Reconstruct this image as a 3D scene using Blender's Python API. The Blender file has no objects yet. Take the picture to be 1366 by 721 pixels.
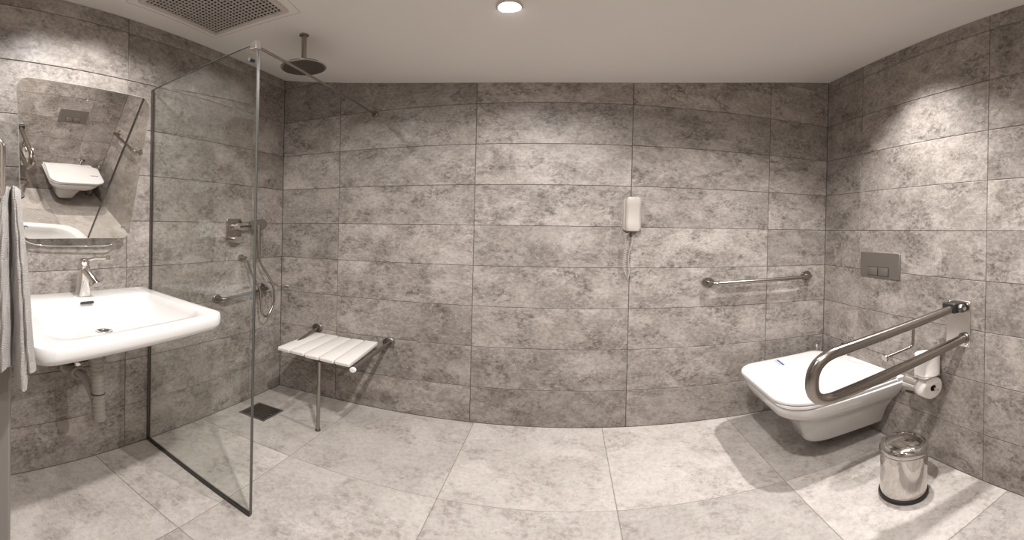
import bpy, bmesh, math, random
from mathutils import Vector, Matrix

SC = bpy.context.scene
COL = SC.collection
R = math.radians
PI = math.pi
random.seed(7)

# ------------------------------------------------------------------ room measures (metres)
XL, XR, YB, YF, CH = -1.79, 1.605, 2.42, -1.0, 2.757
CAM_Z = 1.442

# ------------------------------------------------------------------ camera: stitched cylindrical panorama
cam_d = bpy.data.cameras.new('camera')
cam = bpy.data.objects.new('camera', cam_d)
COL.objects.link(cam)
SC.camera = cam
cam_d.type = 'PANO'
S, CY = 592.65, 307.62
SY = .75 * S
tgt = cam_d if hasattr(cam_d, 'panorama_type') else cam_d.cycles
tgt.panorama_type = 'CENTRAL_CYLINDRICAL'
tgt.central_cylindrical_range_u_min = -683 / S
tgt.central_cylindrical_range_u_max = 683 / S
tgt.central_cylindrical_range_v_min = -(721 - CY) / SY
tgt.central_cylindrical_range_v_max = CY / SY
tgt.central_cylindrical_radius = 1.0
right = Vector((0.99264867, 0.1196706, 0.01809884))
fwd = Vector((-0.11961182, 0.99281142, -0.00429999))
up = Vector((-0.01848332, 0.00210354, 0.99982696))
m = Matrix((right, up, -fwd)).transposed().to_4x4()
m.translation = (0, 0, CAM_Z)
cam.matrix_world = m
cam_d.clip_start = .02

# ------------------------------------------------------------------ world, exposure
w = bpy.data.worlds.new('world')
SC.world = w
w.use_nodes = True
w.node_tree.nodes['Background'].inputs[0].default_value = (.5, .46, .43, 1)
w.node_tree.nodes['Background'].inputs[1].default_value = .3
vs = SC.view_settings
vs.view_transform = 'Standard'
vs.look = 'None'
vs.gamma = 1
vs.use_curve_mapping = False
vs.exposure = 0.06
SC.cycles.max_bounces = 12
SC.cycles.transparent_max_bounces = 16
SC.cycles.glossy_bounces = 8
SC.cycles.sample_clamp_indirect = 6

LAMP_COL = (1.0, .977, .957)
# recessed ceiling lamps; the first is seen glowing, the last is an added fill light
# (x, y, watts, beam degrees, tilt towards +x, tilt towards +y)
LAMPS = [(-.247, 1.79, 5, 150, 0, -.10), (-.02, .55, 31, 160, 0, .0), (-1.38, .84, 8, 154, .12, .12), (1.38, 1.58, 38, 112, -.34, -.10), (.1, -.5, 10, 170, 0, .2)]

# ------------------------------------------------------------------ materials
def mat(name):
    mt = bpy.data.materials.new(name)
    mt.use_nodes = True
    nt = mt.node_tree
    return mt, nt, nt.nodes['Principled BSDF']

def plain(name, col, rough=.5, metal=0.0, spec=.5, coat=0.0, noise=0.0, nscale=30, bump=0.0):
    mt, nt, b = mat(name)
    b.inputs['Base Color'].default_value = (*col, 1)
    b.inputs['Roughness'].default_value = rough
    b.inputs['Metallic'].default_value = metal
    b.inputs['Specular IOR Level'].default_value = spec
    b.inputs['Coat Weight'].default_value = coat
    tc = nt.nodes.new('ShaderNodeTexCoord')
    n = nt.nodes.new('ShaderNodeTexNoise')
    n.inputs['Scale'].default_value = nscale
    n.inputs['Detail'].default_value = 4
    nt.links.new(tc.outputs['Object'], n.inputs['Vector'])
    r = nt.nodes.new('ShaderNodeMapRange')
    r.inputs['To Min'].default_value = max(0.02, rough - .06)
    r.inputs['To Max'].default_value = rough + .06
    nt.links.new(n.outputs['Fac'], r.inputs['Value'])
    nt.links.new(r.outputs['Result'], b.inputs['Roughness'])
    if noise:
        mx = nt.nodes.new('ShaderNodeMix')
        mx.data_type = 'RGBA'
        mx.inputs[6].default_value = (*[c * (1 - noise) for c in col], 1)
        mx.inputs[7].default_value = (*[min(1, c * (1 + noise)) for c in col], 1)
        nt.links.new(n.outputs['Fac'], mx.inputs[0])
        nt.links.new(mx.outputs[2], b.inputs['Base Color'])
    if bump:
        bp = nt.nodes.new('ShaderNodeBump')
        bp.inputs['Strength'].default_value = bump
        bp.inputs['Distance'].default_value = .002
        nt.links.new(n.outputs['Fac'], bp.inputs['Height'])
        nt.links.new(bp.outputs['Normal'], b.inputs['Normal'])
    return mt

def stone(name, light, mid, dark, vein, rough, stretch=(1, 1, 1)):
    """Mottled breccia marble: soft clouds, clustered dark flecks, thin pale veins; shifted per tile."""
    mt, nt, b = mat(name)
    N, L = nt.nodes.new, nt.links.new
    tc = N('ShaderNodeTexCoord'); oi = N('ShaderNodeObjectInfo')
    mul = N('ShaderNodeMath'); mul.operation = 'MULTIPLY'; mul.inputs[1].default_value = 37.0
    L(oi.outputs['Random'], mul.inputs[0])
    cmb = N('ShaderNodeCombineXYZ')
    for i in range(3):
        L(mul.outputs[0], cmb.inputs[i])
    mp = N('ShaderNodeMapping'); mp.inputs['Scale'].default_value = stretch
    L(tc.outputs['Object'], mp.inputs['Vector'])
    add = N('ShaderNodeVectorMath'); add.operation = 'ADD'
    L(mp.outputs[0], add.inputs[0]); L(cmb.outputs[0], add.inputs[1])
    vec = add.outputs[0]

    def noise(scale, detail=6, rough_=.55, dist=0.0):
        n = N('ShaderNodeTexNoise')
        n.inputs['Scale'].default_value = scale
        n.inputs['Detail'].default_value = detail
        n.inputs['Roughness'].default_value = rough_
        n.inputs['Distortion'].default_value = dist
        L(vec, n.inputs['Vector'])
        return n.outputs['Fac']

    def rng(v, a, c, lo=0.0, hi=1.0):
        r = N('ShaderNodeMapRange'); r.interpolation_type = 'SMOOTHSTEP'
        r.inputs['From Min'].default_value = a; r.inputs['From Max'].default_value = c
        r.inputs['To Min'].default_value = lo; r.inputs['To Max'].default_value = hi
        L(v, r.inputs['Value'])
        return r.outputs['Result']

    def math_(op, a, c):
        q = N('ShaderNodeMath'); q.operation = op
        for i, v in enumerate((a, c)):
            if isinstance(v, float):
                q.inputs[i].default_value = v
            else:
                L(v, q.inputs[i])
        return q.outputs[0]

    def mixc(f, a, c):
        q = N('ShaderNodeMix'); q.data_type = 'RGBA'
        L(f, q.inputs[0])
        for i, v in ((6, a), (7, c)):
            if isinstance(v, tuple):
                q.inputs[i].default_value = (*v, 1)
            else:
                L(v, q.inputs[i])
        return q.outputs[2]

    clouds = rng(noise(5.5, 10, .70, .35), .38, .62)
    base = mixc(clouds, mid, light)
    big = rng(noise(1.7, 4, .5, .3), .35, .68)
    base = mixc(math_('MULTIPLY', big, .45), base, mid)
    # clusters of dark flecks
    cluster = rng(noise(5.2, 5, .6, .5), .44, .62)
    fleck = rng(noise(30.0, 9, .74, .5), .44, .62)
    f = math_('MULTIPLY', cluster, rng(fleck, 0.0, 1.0, .22, 1.0))
    base = mixc(math_('MULTIPLY', f, .78), base, dark)
    # small scattered pits
    base = mixc(rng(noise(75.0, 4, .6), .62, .72, 0, .5), base, dark)
    # fine crackle of pale and dark edges
    v = noise(4.2, 9, .66, .5)
    ridge = math_('ABSOLUTE', math_('SUBTRACT', v, .5), 0.0)
    vm = math_('MULTIPLY', rng(ridge, 0.0, .012, 1.0, 0.0), rng(noise(3.3, 3), .50, .60))
    base = mixc(math_('MULTIPLY', vm, .50), base, vein)
    v2 = noise(9.0, 8, .66, .6)
    r2 = math_('ABSOLUTE', math_('SUBTRACT', v2, .47), 0.0)
    vm2 = math_('MULTIPLY', rng(r2, 0.0, .02, 1.0, 0.0), rng(noise(4.1, 3), .46, .58))
    base = mixc(math_('MULTIPLY', vm2, .26), base, vein)
    v3 = noise(6.0, 9, .68, .5)
    r3 = math_('ABSOLUTE', math_('SUBTRACT', v3, .52), 0.0)
    vm3 = math_('MULTIPLY', rng(r3, 0.0, .014, 1.0, 0.0), rng(noise(3.0, 3), .46, .58))
    base = mixc(math_('MULTIPLY', vm3, .42), base, dark)
    # one broad pale streak here and there
    v4 = noise(1.5, 5, .5, .4)
    r4 = math_('ABSOLUTE', math_('SUBTRACT', v4, .5), 0.0)
    vm4 = math_('MULTIPLY', rng(r4, 0.0, .006, 1.0, 0.0), rng(noise(1.9, 2), .54, .62))
    base = mixc(math_('MULTIPLY', vm4, .3), base, vein)
    # fine grain
    gr_ = rng(noise(48.0, 7, .75), .34, .66)
    base = mixc(math_('MULTIPLY', rng(gr_, .5, 1.0), .30), base, dark)
    base = mixc(math_('MULTIPLY', rng(gr_, .5, 0.0), .22), base, vein)
    # per-tile tone
    hv = N('ShaderNodeHueSaturation')
    tone = N('ShaderNodeMapRange')
    L(oi.outputs['Random'], tone.inputs['Value'])
    tone.inputs['To Min'].default_value = .88; tone.inputs['To Max'].default_value = 1.12
    L(tone.outputs['Result'], hv.inputs['Value'])
    L(base, hv.inputs['Color'])
    L(hv.outputs['Color'], b.inputs['Base Color'])
    L(rng(noise(9.0, 4), .3, .7, rough - .05, rough + .08), b.inputs['Roughness'])
    b.inputs['Specular IOR Level'].default_value = .35
    bp = N('ShaderNodeBump'); bp.inputs['Strength'].default_value = .12; bp.inputs['Distance'].default_value = .002
    L(f, bp.inputs['Height']); L(bp.outputs['Normal'], b.inputs['Normal'])
    return mt

M = {}
M['wall'] = stone('wall_stone', (.385, .345, .315), (.245, .215, .193), (.075, .061, .052), (.55, .505, .47), .42, (1, 1, 1.3))
M['floor'] = stone('floor_stone', (.51, .470, .438), (.43, .392, .362), (.25, .217, .193), (.60, .56, .53), .38)
M['grout'] = plain('wall_grout', (.10, .085, .073), .9, noise=.15, nscale=80)
M['floor_grout'] = plain('floor_grout', (.22, .19, .165), .9, noise=.15, nscale=80)
M['ceiling'] = plain('ceiling_paint', (.82, .785, .755), .85, spec=.2, noise=.02, nscale=3)
M['rear'] = plain('rear_wall_stone', (.36, .31, .27), .5, noise=.35, nscale=5)
M['ceramic'] = plain('white_ceramic', (.66, .645, .63), .09, coat=.3, noise=.01)
M['plastic'] = plain('white_plastic', (.80, .77, .74), .32, noise=.01)
M['lid'] = plain('toilet_lid_plastic', (.68, .66, .645), .18, noise=.01)
M['phone'] = plain('cream_phone_plastic', (.40, .362, .328), .38, noise=.02)
M['slat'] = plain('seat_slat_plastic', (.72, .68, .65), .42, noise=.04, nscale=12, bump=.1)
M['hose'] = plain('grey_waste_hose', (.34, .31, .28), .5, noise=.05)
M['chrome'] = plain('polished_chrome', (.78, .75, .72), .07, 1.0, noise=.02)
M['bin'] = plain('polished_bin_steel', (.60, .575, .55), .06, 1.0, noise=.02)
M['steel'] = plain('brushed_steel', (.36, .33, .30), .22, 1.0, noise=.08, nscale=60)
M['steel_dark'] = plain('dark_brushed_steel', (.20, .18, .165), .38, 1.0, noise=.08, nscale=60)
M['plate_steel'] = plain('satin_steel_plate', (.70, .66, .62), .30, 1.0, noise=.03)
M['flush'] = plain('satin_flush_plate', (.27, .245, .225), .42, .8, noise=.03)
M['black'] = plain('black_plastic', (.02, .018, .016), .45, noise=.2)
M['dark'] = plain('dark_void', (.022, .018, .015), .9)
M['grille'] = plain('grille_paint', (.46, .42, .39), .55, noise=.05)
M['gframe'] = plain('grille_frame_paint', (.60, .545, .50), .6, noise=.02)
M['jamb'] = plain('grey_painted_metal', (.22, .20, .185), .35, .3, noise=.04)
M['paper'] = plain('toilet_paper', (.84, .81, .78), .95, spec=.1, noise=.02, nscale=60, bump=.4)
M['card'] = plain('cardboard_core', (.10, .075, .06), .9, noise=.1)
M['print'] = plain('printed_blue', (.10, .11, .22), .5)
M['label'] = plain('label_white', (.80, .79, .80), .4)
M['drain'] = plain('drain_steel', (.20, .18, .16), .5, .7, noise=.2, nscale=50)
M['seal'] = plain('dark_seal_strip', (.045, .04, .036), .45)
M['mirror'] = plain('mirror_silvering', (.80, .775, .745), .02, 1.0)
M['mirror'].node_tree.nodes['Principled BSDF'].inputs['Roughness'].default_value = .01
for l in list(M['mirror'].node_tree.links):
    if l.to_socket.name == 'Roughness':
        M['mirror'].node_tree.links.remove(l)
M['edge_dark'] = plain('polished_glass_edge', (.07, .072, .066), .35)
M['edge'] = plain('ground_glass_edge', (.50, .52, .49), .3)

def towel_mat():
    mt, nt, b = mat('terry_towel')
    b.inputs['Base Color'].default_value = (.52, .475, .44, 1)
    b.inputs['Roughness'].default_value = .95
    b.inputs['Sheen Weight'].default_value = .4
    tc = nt.nodes.new('ShaderNodeTexCoord')
    v = nt.nodes.new('ShaderNodeTexVoronoi'); v.inputs['Scale'].default_value = 420
    n = nt.nodes.new('ShaderNodeTexNoise'); n.inputs['Scale'].default_value = 90; n.inputs['Detail'].default_value = 3
    nt.links.new(tc.outputs['Object'], v.inputs['Vector']); nt.links.new(tc.outputs['Object'], n.inputs['Vector'])
    a = nt.nodes.new('ShaderNodeMath'); a.operation = 'ADD'
    nt.links.new(v.outputs['Distance'], a.inputs[0]); nt.links.new(n.outputs['Fac'], a.inputs[1])
    bp = nt.nodes.new('ShaderNodeBump'); bp.inputs['Strength'].default_value = .9; bp.inputs['Distance'].default_value = .010
    nt.links.new(a.outputs[0], bp.inputs['Height']); nt.links.new(bp.outputs['Normal'], b.inputs['Normal'])
    return mt
M['towel'] = towel_mat()

def glass_mat():
    mt = bpy.data.materials.new('clear_shower_glass'); mt.use_nodes = True
    nt = mt.node_tree; nt.nodes.clear()
    o = nt.nodes.new('ShaderNodeOutputMaterial'); t = nt.nodes.new('ShaderNodeBsdfTransparent')
    t.inputs[0].default_value = (.955, .965, .95, 1)
    g = nt.nodes.new('ShaderNodeBsdfGlossy'); g.inputs['Roughness'].default_value = .01
    g.inputs['Color'].default_value = (1, 1, 1, 1)
    f = nt.nodes.new('ShaderNodeFresnel')
    ge = nt.nodes.new('ShaderNodeNewGeometry'); ir = nt.nodes.new('ShaderNodeMapRange')
    ir.inputs['To Min'].default_value = 1.5; ir.inputs['To Max'].default_value = 1 / 1.5   # same reflectance on both faces of the thin pane
    nt.links.new(ge.outputs['Backfacing'], ir.inputs['Value']); nt.links.new(ir.outputs['Result'], f.inputs['IOR'])
    mx = nt.nodes.new('ShaderNodeMixShader')
    nt.links.new(f.outputs[0], mx.inputs[0]); nt.links.new(t.outputs[0], mx.inputs[1]); nt.links.new(g.outputs[0], mx.inputs[2])
    nt.links.new(mx.outputs[0], o.inputs[0])
    return mt
M['glass'] = glass_mat()

def glow(name, strength):
    mt = bpy.data.materials.new(name); mt.use_nodes = True
    nt = mt.node_tree; nt.nodes.clear()
    o = nt.nodes.new('ShaderNodeOutputMaterial'); e = nt.nodes.new('ShaderNodeEmission')
    e.inputs[0].default_value = (*LAMP_COL, 1); e.inputs[1].default_value = strength
    nt.links.new(e.outputs[0], o.inputs[0])
    return mt
M['glow'] = glow('lamp_glow', 14)

# ------------------------------------------------------------------ helpers
def world_loc(o):
    v = Vector((0, 0, 0))
    while o is not None:
        v += o.location
        o = o.parent
    return v

def obj(name, bm, m, parent=None, loc=None, smooth=True, bevel=0.0, seg=2):
    """Links a bmesh (world coordinates) as one mesh object, its origin at loc or at its parent's base."""
    base = Vector(loc) if loc is not None else (world_loc(parent) if parent else Vector((0, 0, 0)))
    bmesh.ops.recalc_face_normals(bm, faces=bm.faces)
    bmesh.ops.translate(bm, vec=-base, verts=bm.verts)
    me = bpy.data.meshes.new(name)
    bm.to_mesh(me); bm.free()
    if isinstance(m, (list, tuple)):
        for q in m:
            me.materials.append(q)
    else:
        me.materials.append(m)
    if smooth:
        for p in me.polygons:
            p.use_smooth = True
        if hasattr(me, 'set_sharp_from_angle'):
            me.set_sharp_from_angle(angle=R(38))
    o = bpy.data.objects.new(name, me)
    COL.objects.link(o)
    if parent:
        o.parent = parent
        o.location = base - world_loc(parent)
    else:
        o.location = base
    if bevel:
        b = o.modifiers.new('bevel', 'BEVEL'); b.width = bevel; b.segments = seg; b.limit_method = 'ANGLE'; b.angle_limit = R(40)
    return o

def thing(name, label, cat, loc, group=None):
    o = bpy.data.objects.new(name, None)
    o.empty_display_size = .05
    COL.objects.link(o)
    o.location = loc
    return tag(o, label, cat, group)

def tag(o, label, cat, group=None):
    o['label'] = label; o['category'] = cat
    if group:
        o['group'] = group
    return o

def struct(o):
    o['kind'] = 'structure'
    return o

def B():
    return bmesh.new()

def box(bm, lo, hi):
    x0, y0, z0 = lo; x1, y1, z1 = hi
    v = [bm.verts.new(p) for p in ((x0, y0, z0), (x1, y0, z0), (x1, y1, z0), (x0, y1, z0), (x0, y0, z1), (x1, y0, z1), (x1, y1, z1), (x0, y1, z1))]
    for f in ((0, 3, 2, 1), (4, 5, 6, 7), (0, 1, 5, 4), (1, 2, 6, 5), (2, 3, 7, 6), (3, 0, 4, 7)):
        bm.faces.new([v[i] for i in f])
    return v

def obox(bm, c, ax, ay, az, sx, sy, sz):
    """Box centred at c along axes ax, ay, az with full sizes."""
    c = Vector(c); ax, ay, az = (Vector(a).normalized() for a in (ax, ay, az))
    v = []
    for k in (-.5, .5):
        for i, j in ((-.5, -.5), (.5, -.5), (.5, .5), (-.5, .5)):
            v.append(bm.verts.new(c + ax * sx * i + ay * sy * j + az * sz * k))
    for f in ((0, 3, 2, 1), (4, 5, 6, 7), (0, 1, 5, 4), (1, 2, 6, 5), (2, 3, 7, 6), (3, 0, 4, 7)):
        bm.faces.new([v[i] for i in f])

def loft(bm, rings, cap0=True, cap1=True):
    vr = [[bm.verts.new(p) for p in r] for r in rings]
    n = len(vr[0])
    for a, b in zip(vr, vr[1:]):
        for i in range(n):
            bm.faces.new((a[i], a[(i + 1) % n], b[(i + 1) % n], b[i]))
    if cap0:
        bm.faces.new(list(reversed(vr[0])))
    if cap1:
        bm.faces.new(vr[-1])
    return vr

def lathe(bm, c, axis, prof, n=28, cap0=True, cap1=True):
    """prof: (radius, distance along axis)."""
    c = Vector(c); a = Vector(axis).normalized()
    t = Vector((0, 0, 1)) if abs(a.z) < .9 else Vector((1, 0, 0))
    u = a.cross(t).normalized(); v = a.cross(u)
    loft(bm, [[c + a * h + (u * math.cos(2 * PI * i / n) + v * math.sin(2 * PI * i / n)) * max(r, 1e-4) for i in range(n)] for r, h in prof], cap0, cap1)

def smooth_path(pts, sub=8):
    P = [Vector(p) for p in pts]
    out = []
    for i in range(len(P) - 1):
        p0 = P[i - 1] if i else P[0] * 2 - P[1]
        p1, p2 = P[i], P[i + 1]
        p3 = P[i + 2] if i + 2 < len(P) else P[-1] * 2 - P[-2]
        for k in range(sub):
            t = k / sub
            out.append(.5 * ((2 * p1) + (p2 - p0) * t + (2 * p0 - 5 * p1 + 4 * p2 - p3) * t * t + (3 * p1 - p0 - 3 * p2 + p3) * t ** 3))
    out.append(P[-1])
    return out

def bend_path(pts, r, sub=6):
    """Polyline with its inner corners rounded to radius-ish r."""
    P = [Vector(p) for p in pts]
    out = [P[0]]
    for a, b, c in zip(P, P[1:], P[2:]):
        d1 = (a - b); d2 = (c - b)
        q = min(r, d1.length * .49, d2.length * .49)
        s, e = b + d1.normalized() * q, b + d2.normalized() * q
        for k in range(sub + 1):
            t = k / sub
            out.append(s * (1 - t) ** 2 + b * 2 * t * (1 - t) + e * t * t)
    out.append(P[-1])
    return out

def tube(bm, pts, r, n=14, caps=True, rf=None):
    P = [Vector(p) for p in pts]
    Q = [P[0]]
    for p in P[1:]:
        if (p - Q[-1]).length > 1e-5:
            Q.append(p)
    P = Q
    T = [(P[min(i + 1, len(P) - 1)] - P[max(i - 1, 0)]).normalized() for i in range(len(P))]
    t0 = T[0]
    nrm = t0.cross(Vector((0, 0, 1)) if abs(t0.z) < .9 else Vector((1, 0, 0))).normalized()
    rings = []
    for i, (p, t) in enumerate(zip(P, T)):
        nrm = (nrm - t * nrm.dot(t)).normalized()
        bn = t.cross(nrm)
        rr = rf(i / (len(P) - 1)) if rf else r
        rings.append([p + (nrm * math.cos(2 * PI * k / n) + bn * math.sin(2 * PI * k / n)) * rr for k in range(n)])
    loft(bm, rings, caps, caps)

def rquad(u0, u1, v0, v1, rad, n=5):
    """Rounded rectangle outline in (u, v); rad = radius or four radii (order: u0v0, u1v0, u1v1, u0v1)."""
    if not isinstance(rad, (list, tuple)):
        rad = [rad] * 4
    out = []
    for (cu, cv, a0, r) in ((u0 + rad[0], v0 + rad[0], 180, rad[0]), (u1 - rad[1], v0 + rad[1], 270, rad[1]), (u1 - rad[2], v1 - rad[2], 0, rad[2]), (u0 + rad[3], v1 - rad[3], 90, rad[3])):
        for k in range(n + 1):
            a = R(a0 + 90 * k / n)
            out.append((cu + r * math.cos(a), cv + r * math.sin(a)))
    return out

def bil(q, u, v):
    """Bilinear point of quad q = (p00, p10, p11, p01)."""
    a, b, c, d = (Vector(p) for p in q)
    return a * (1 - u) * (1 - v) + b * u * (1 - v) + c * u * v + d * (1 - u) * v

def torus(bm, c, axis, r, rr, n=32, m_=10):
    c = Vector(c); a = Vector(axis).normalized()
    t = Vector((0, 0, 1)) if abs(a.z) < .9 else Vector((1, 0, 0))
    u = a.cross(t).normalized(); v = a.cross(u)
    vs_ = []
    for i in range(n):
        d = u * math.cos(2 * PI * i / n) + v * math.sin(2 * PI * i / n)
        vs_.append([bm.verts.new(c + d * (r + rr * math.cos(2 * PI * k / m_)) + a * rr * math.sin(2 * PI * k / m_)) for k in range(m_)])
    for i in range(n):
        for k in range(m_):
            bm.faces.new((vs_[i][k], vs_[(i + 1) % n][k], vs_[(i + 1) % n][(k + 1) % m_], vs_[i][(k + 1) % m_]))

# ------------------------------------------------------------------ setting: walls with tiles
TT = .010      # tile thickness
GAP = .0042
rows = [0, .267] + [.267 + .3 * k for k in range(1, 9)] + [CH]   # 11 joints, 10 courses
tile_cache = {}

def tile_mesh(kind, a, b, m):
    """A tile a wide, b high; centred origin, front face at local 0, chamfered arris."""
    key = (kind, round(a, 3), round(b, 3))
    if key in tile_cache:
        return tile_cache[key]
    bm = bmesh.new()
    c = .0016
    def P(u, v, w_):
        if kind == 'back': return (u, -w_, v)
        if kind == 'left': return (w_, u, v)
        if kind == 'right': return (-w_, u, v)
        return (u, v, w_)
    r0 = [P(su * a / 2, sv * b / 2, -TT) for su, sv in ((-1, -1), (1, -1), (1, 1), (-1, 1))]
    r1 = [P(su * a / 2, sv * b / 2, -c) for su, sv in ((-1, -1), (1, -1), (1, 1), (-1, 1))]
    r2 = [P(su * (a / 2 - c), sv * (b / 2 - c), 0) for su, sv in ((-1, -1), (1, -1), (1, 1), (-1, 1))]
    loft(bm, [r0, r1, r2])
    bmesh.ops.recalc_face_normals(bm, faces=bm.faces)
    me = bpy.data.meshes.new('tile')
    bm.to_mesh(me); bm.free()
    me.materials.append(m)
    tile_cache[key] = me
    return me

def lay(kind, parent, us, vs_, m, place):
    for i in range(len(us) - 1):
        for j in range(len(vs_) - 1):
            gp = .0026 if kind == 'floor' else .0032
            a = abs(us[i + 1] - us[i]) - gp; b = abs(vs_[j + 1] - vs_[j]) - gp
            if a < .01 or b < .01:
                continue
            o = bpy.data.objects.new('tile', tile_mesh(kind, a, b, m))
            COL.objects.link(o)
            o.parent = parent
            jit = random.uniform(-.0005, .0005)
            o.location = Vector(place((us[i] + us[i + 1]) / 2, (vs_[j] + vs_[j + 1]) / 2, jit)) - world_loc(parent)

def slab(name, lo, hi, m=None):
    bm = B(); box(bm, lo, hi)
    return struct(obj(name, bm, m or M['grout'], loc=lo, smooth=False))

g = .0035   # the joint is recessed by this
wb = slab('wall_back', (XL - .15, YB + g, -.02), (XR + .15, YB + .15, CH + .1))
wl = slab('wall_left', (XL - .15, YF, -.02), (XL - g, YB + g, CH + .1))
wr = slab('wall_right', (XR + g, YF, -.02), (XR + .15, YB + g, CH + .1))
wf = slab('wall_front', (XL - .15, YF - .15, -.02), (XR + .15, YF, CH + .1), M['rear'])
fl = slab('floor', (XL - .15, YF - .15, -.12), (XR + .15, YB + .15, -g * .5), M['floor_grout'])
bx = [XL, -1.356, -.505, .357, 1.188, XR]
ly = [YB, 2.099, 1.183, .28, -.62, YF]
ry = [YB, 2.056, 1.152, .25, -.65, YF]
fx = [XL, -1.19, -.48, .226, .945, XR]
fy = [YB, 1.70, 1.02, .34, -.34, YF]
lay('back', wb, bx, rows, M['wall'], lambda u, v, j: (u, YB + j, v))
lay('left', wl, ly, rows, M['wall'], lambda u, v, j: (XL - j, u, v))
lay('right', wr, ry, rows, M['wall'], lambda u, v, j: (XR + j, u, v))
lay('floor', fl, fx, fy, M['floor'], lambda u, v, j: (u, v, j))

# ceiling: plasterboard that sags towards the middle of the back wall
CP = (-0.00246, -0.00174, 0.0059, 0.08853, 0.01987, 2.51015)
def zseam(x):
    x = max(-1.79, min(1.605, x)); z = 0
    for c in CP:
        z = z * x + c
    return z
def cz(x, y):
    t = min(max((y - 1.2) / 1.22, 0), 1); t = t * t * (3 - 2 * t)
    return CH - (CH - zseam(x)) * t
bm = B()
NX, NY = 60, 40
ys = [YF + (1.2 - YF) * k / 4 for k in range(4)] + [1.2 + (YB + .004 - 1.2) * k / (NY - 4) for k in range(NY - 3)]
grid = [[bm.verts.new((XL - .004 + (XR - XL + .008) * i / NX, y, cz(XL + (XR - XL) * i / NX, y))) for y in ys] for i in range(NX + 1)]
for i in range(NX):
    for j in range(len(ys) - 1):
        bm.faces.new((grid[i][j], grid[i][j + 1], grid[i + 1][j + 1], grid[i + 1][j]))
top = bmesh.ops.extrude_face_region(bm, geom=bm.faces[:])
for v in [q for q in top['geom'] if isinstance(q, bmesh.types.BMVert)]:
    v.co.z = CH + .08
ceil_o = struct(obj('ceiling', bm, M['ceiling'], loc=(0, 0, CH)))

# ------------------------------------------------------------------ ceiling lamps
for i, (lx, lyy, watt, beam, tlx, tly) in enumerate(LAMPS):
    z = cz(lx, lyy)
    if i == 0:
        lab = 'small round recessed downlight glowing in the white ceiling above the back wall'
    else:
        lab = ['', 'recessed ceiling downlight above the middle of the floor near the viewer', 'recessed ceiling downlight above the washbasin and mirror', 'tiny pinhole downlight in the ceiling above the toilet', 'added fill light in the ceiling behind the viewer'][i]
    t = thing('ceiling_downlight', lab, 'lamp', (lx, lyy, z), 'recessed ceiling downlights')
    if i == 3:                      # pinhole fitting: only a small paint-coloured collar shows
        bm = B(); lathe(bm, (lx, lyy, z), (0, 0, -1), [(.010, -.01), (.017, -.01), (.017, .001), (.012, .0015), (.010, .0), (.010, -.01)], 24, False, False)
        obj('trim_ring', bm, M['ceiling'], t)
    bm = B()
    if i != 3: lathe(bm, (lx, lyy, z), (0, 0, -1), [(.044, -.014), (.056, -.014), (.056, .002), (.053, .0035), (.048, .003), (.044, -.001), (.044, -.014)], 40, False, False)
    if i == 3:
        bm.free()
    else:
        obj('trim_ring', bm, M['gframe'], t)
        bm = B(); lathe(bm, (lx, lyy, z), (0, 0, -1), [(.0445, -.002), (.0445, .0035), (.040, .006), (.025, .008), (.0, .009)], 36)
        obj('lamp_lens', bm, M['glow'], t)
    ld = bpy.data.lights.new('downlight_beam', 'SPOT')
    ld.energy = watt * 6; ld.color = LAMP_COL
    ld.spot_size = R(beam); ld.spot_blend = 1.0 if i == 3 else .65; ld.shadow_soft_size = .035
    lo = bpy.data.objects.new('downlight_beam', ld); COL.objects.link(lo)
    lo.parent = t; lo.location = (0, 0, -.02 if i == 3 else -.042)
    lo.rotation_euler = Vector((tlx, tly, -1)).to_track_quat('-Z', 'Y').to_euler()

# ------------------------------------------------------------------ ceiling extract grille
t = thing('ceiling_vent_grille', 'square white ceiling vent with a dark perforated grid in the top left corner', 'vent', (-1.39, 1.33, 2.757))
def cq(x, y, d=0.0):
    return Vector((x, y, cz(x, y) - d))
gx0, gx1, gy0, gy1 = -1.629, -1.171, 1.12, 1.604
bm = B()
q0 = rquad(gx0, gx1, gy0, gy1, .003, 1)
q1 = rquad(gx0 + .022, gx1 - .022, gy0 + .022, gy1 - .022, .002, 1)
loft(bm, [[cq(*p, -.01) for p in q0], [cq(*p, .010) for p in q0], [cq(*p, .012) for p in q1], [cq(*p, -.004) for p in q1]], False, False)
obj('grille_frame', bm, M['gframe'], t)
bm = B()
gr = [[bm.verts.new(cq(gx0 + .02 + (gx1 - gx0 - .04) * i / 8, gy0 + .02 + (gy1 - gy0 - .04) * j / 8, .0015)) for j in range(9)] for i in range(9)]
for i in range(8):
    for j in range(8):
        bm.faces.new((gr[i][j], gr[i][j + 1], gr[i + 1][j + 1], gr[i + 1][j]))
obj('grille_backing', bm, M['dark'], t, smooth=False)
bm = B()
n1, n2 = 21, 22
pit = (gx1 - gx0 - .044) / n1
for k in range(n1 + 1):
    x = gx0 + .022 + pit * k
    a = [cq(x - .0034, gy0 + .022, .005), cq(x + .0034, gy0 + .022, .005), cq(x + .0034, gy0 + .022, .009), cq(x - .0034, gy0 + .022, .009)]
    b_ = [cq(x - .0034, gy1 - .022, .005), cq(x + .0034, gy1 - .022, .005), cq(x + .0034, gy1 - .022, .009), cq(x - .0034, gy1 - .022, .009)]
    mid = [cq(x + s_ * .0034, (gy0 + gy1) / 2, d_) for s_, d_ in ((-1, .005), (1, .005), (1, .009), (-1, .009))]
    loft(bm, [a, mid, b_])
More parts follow.
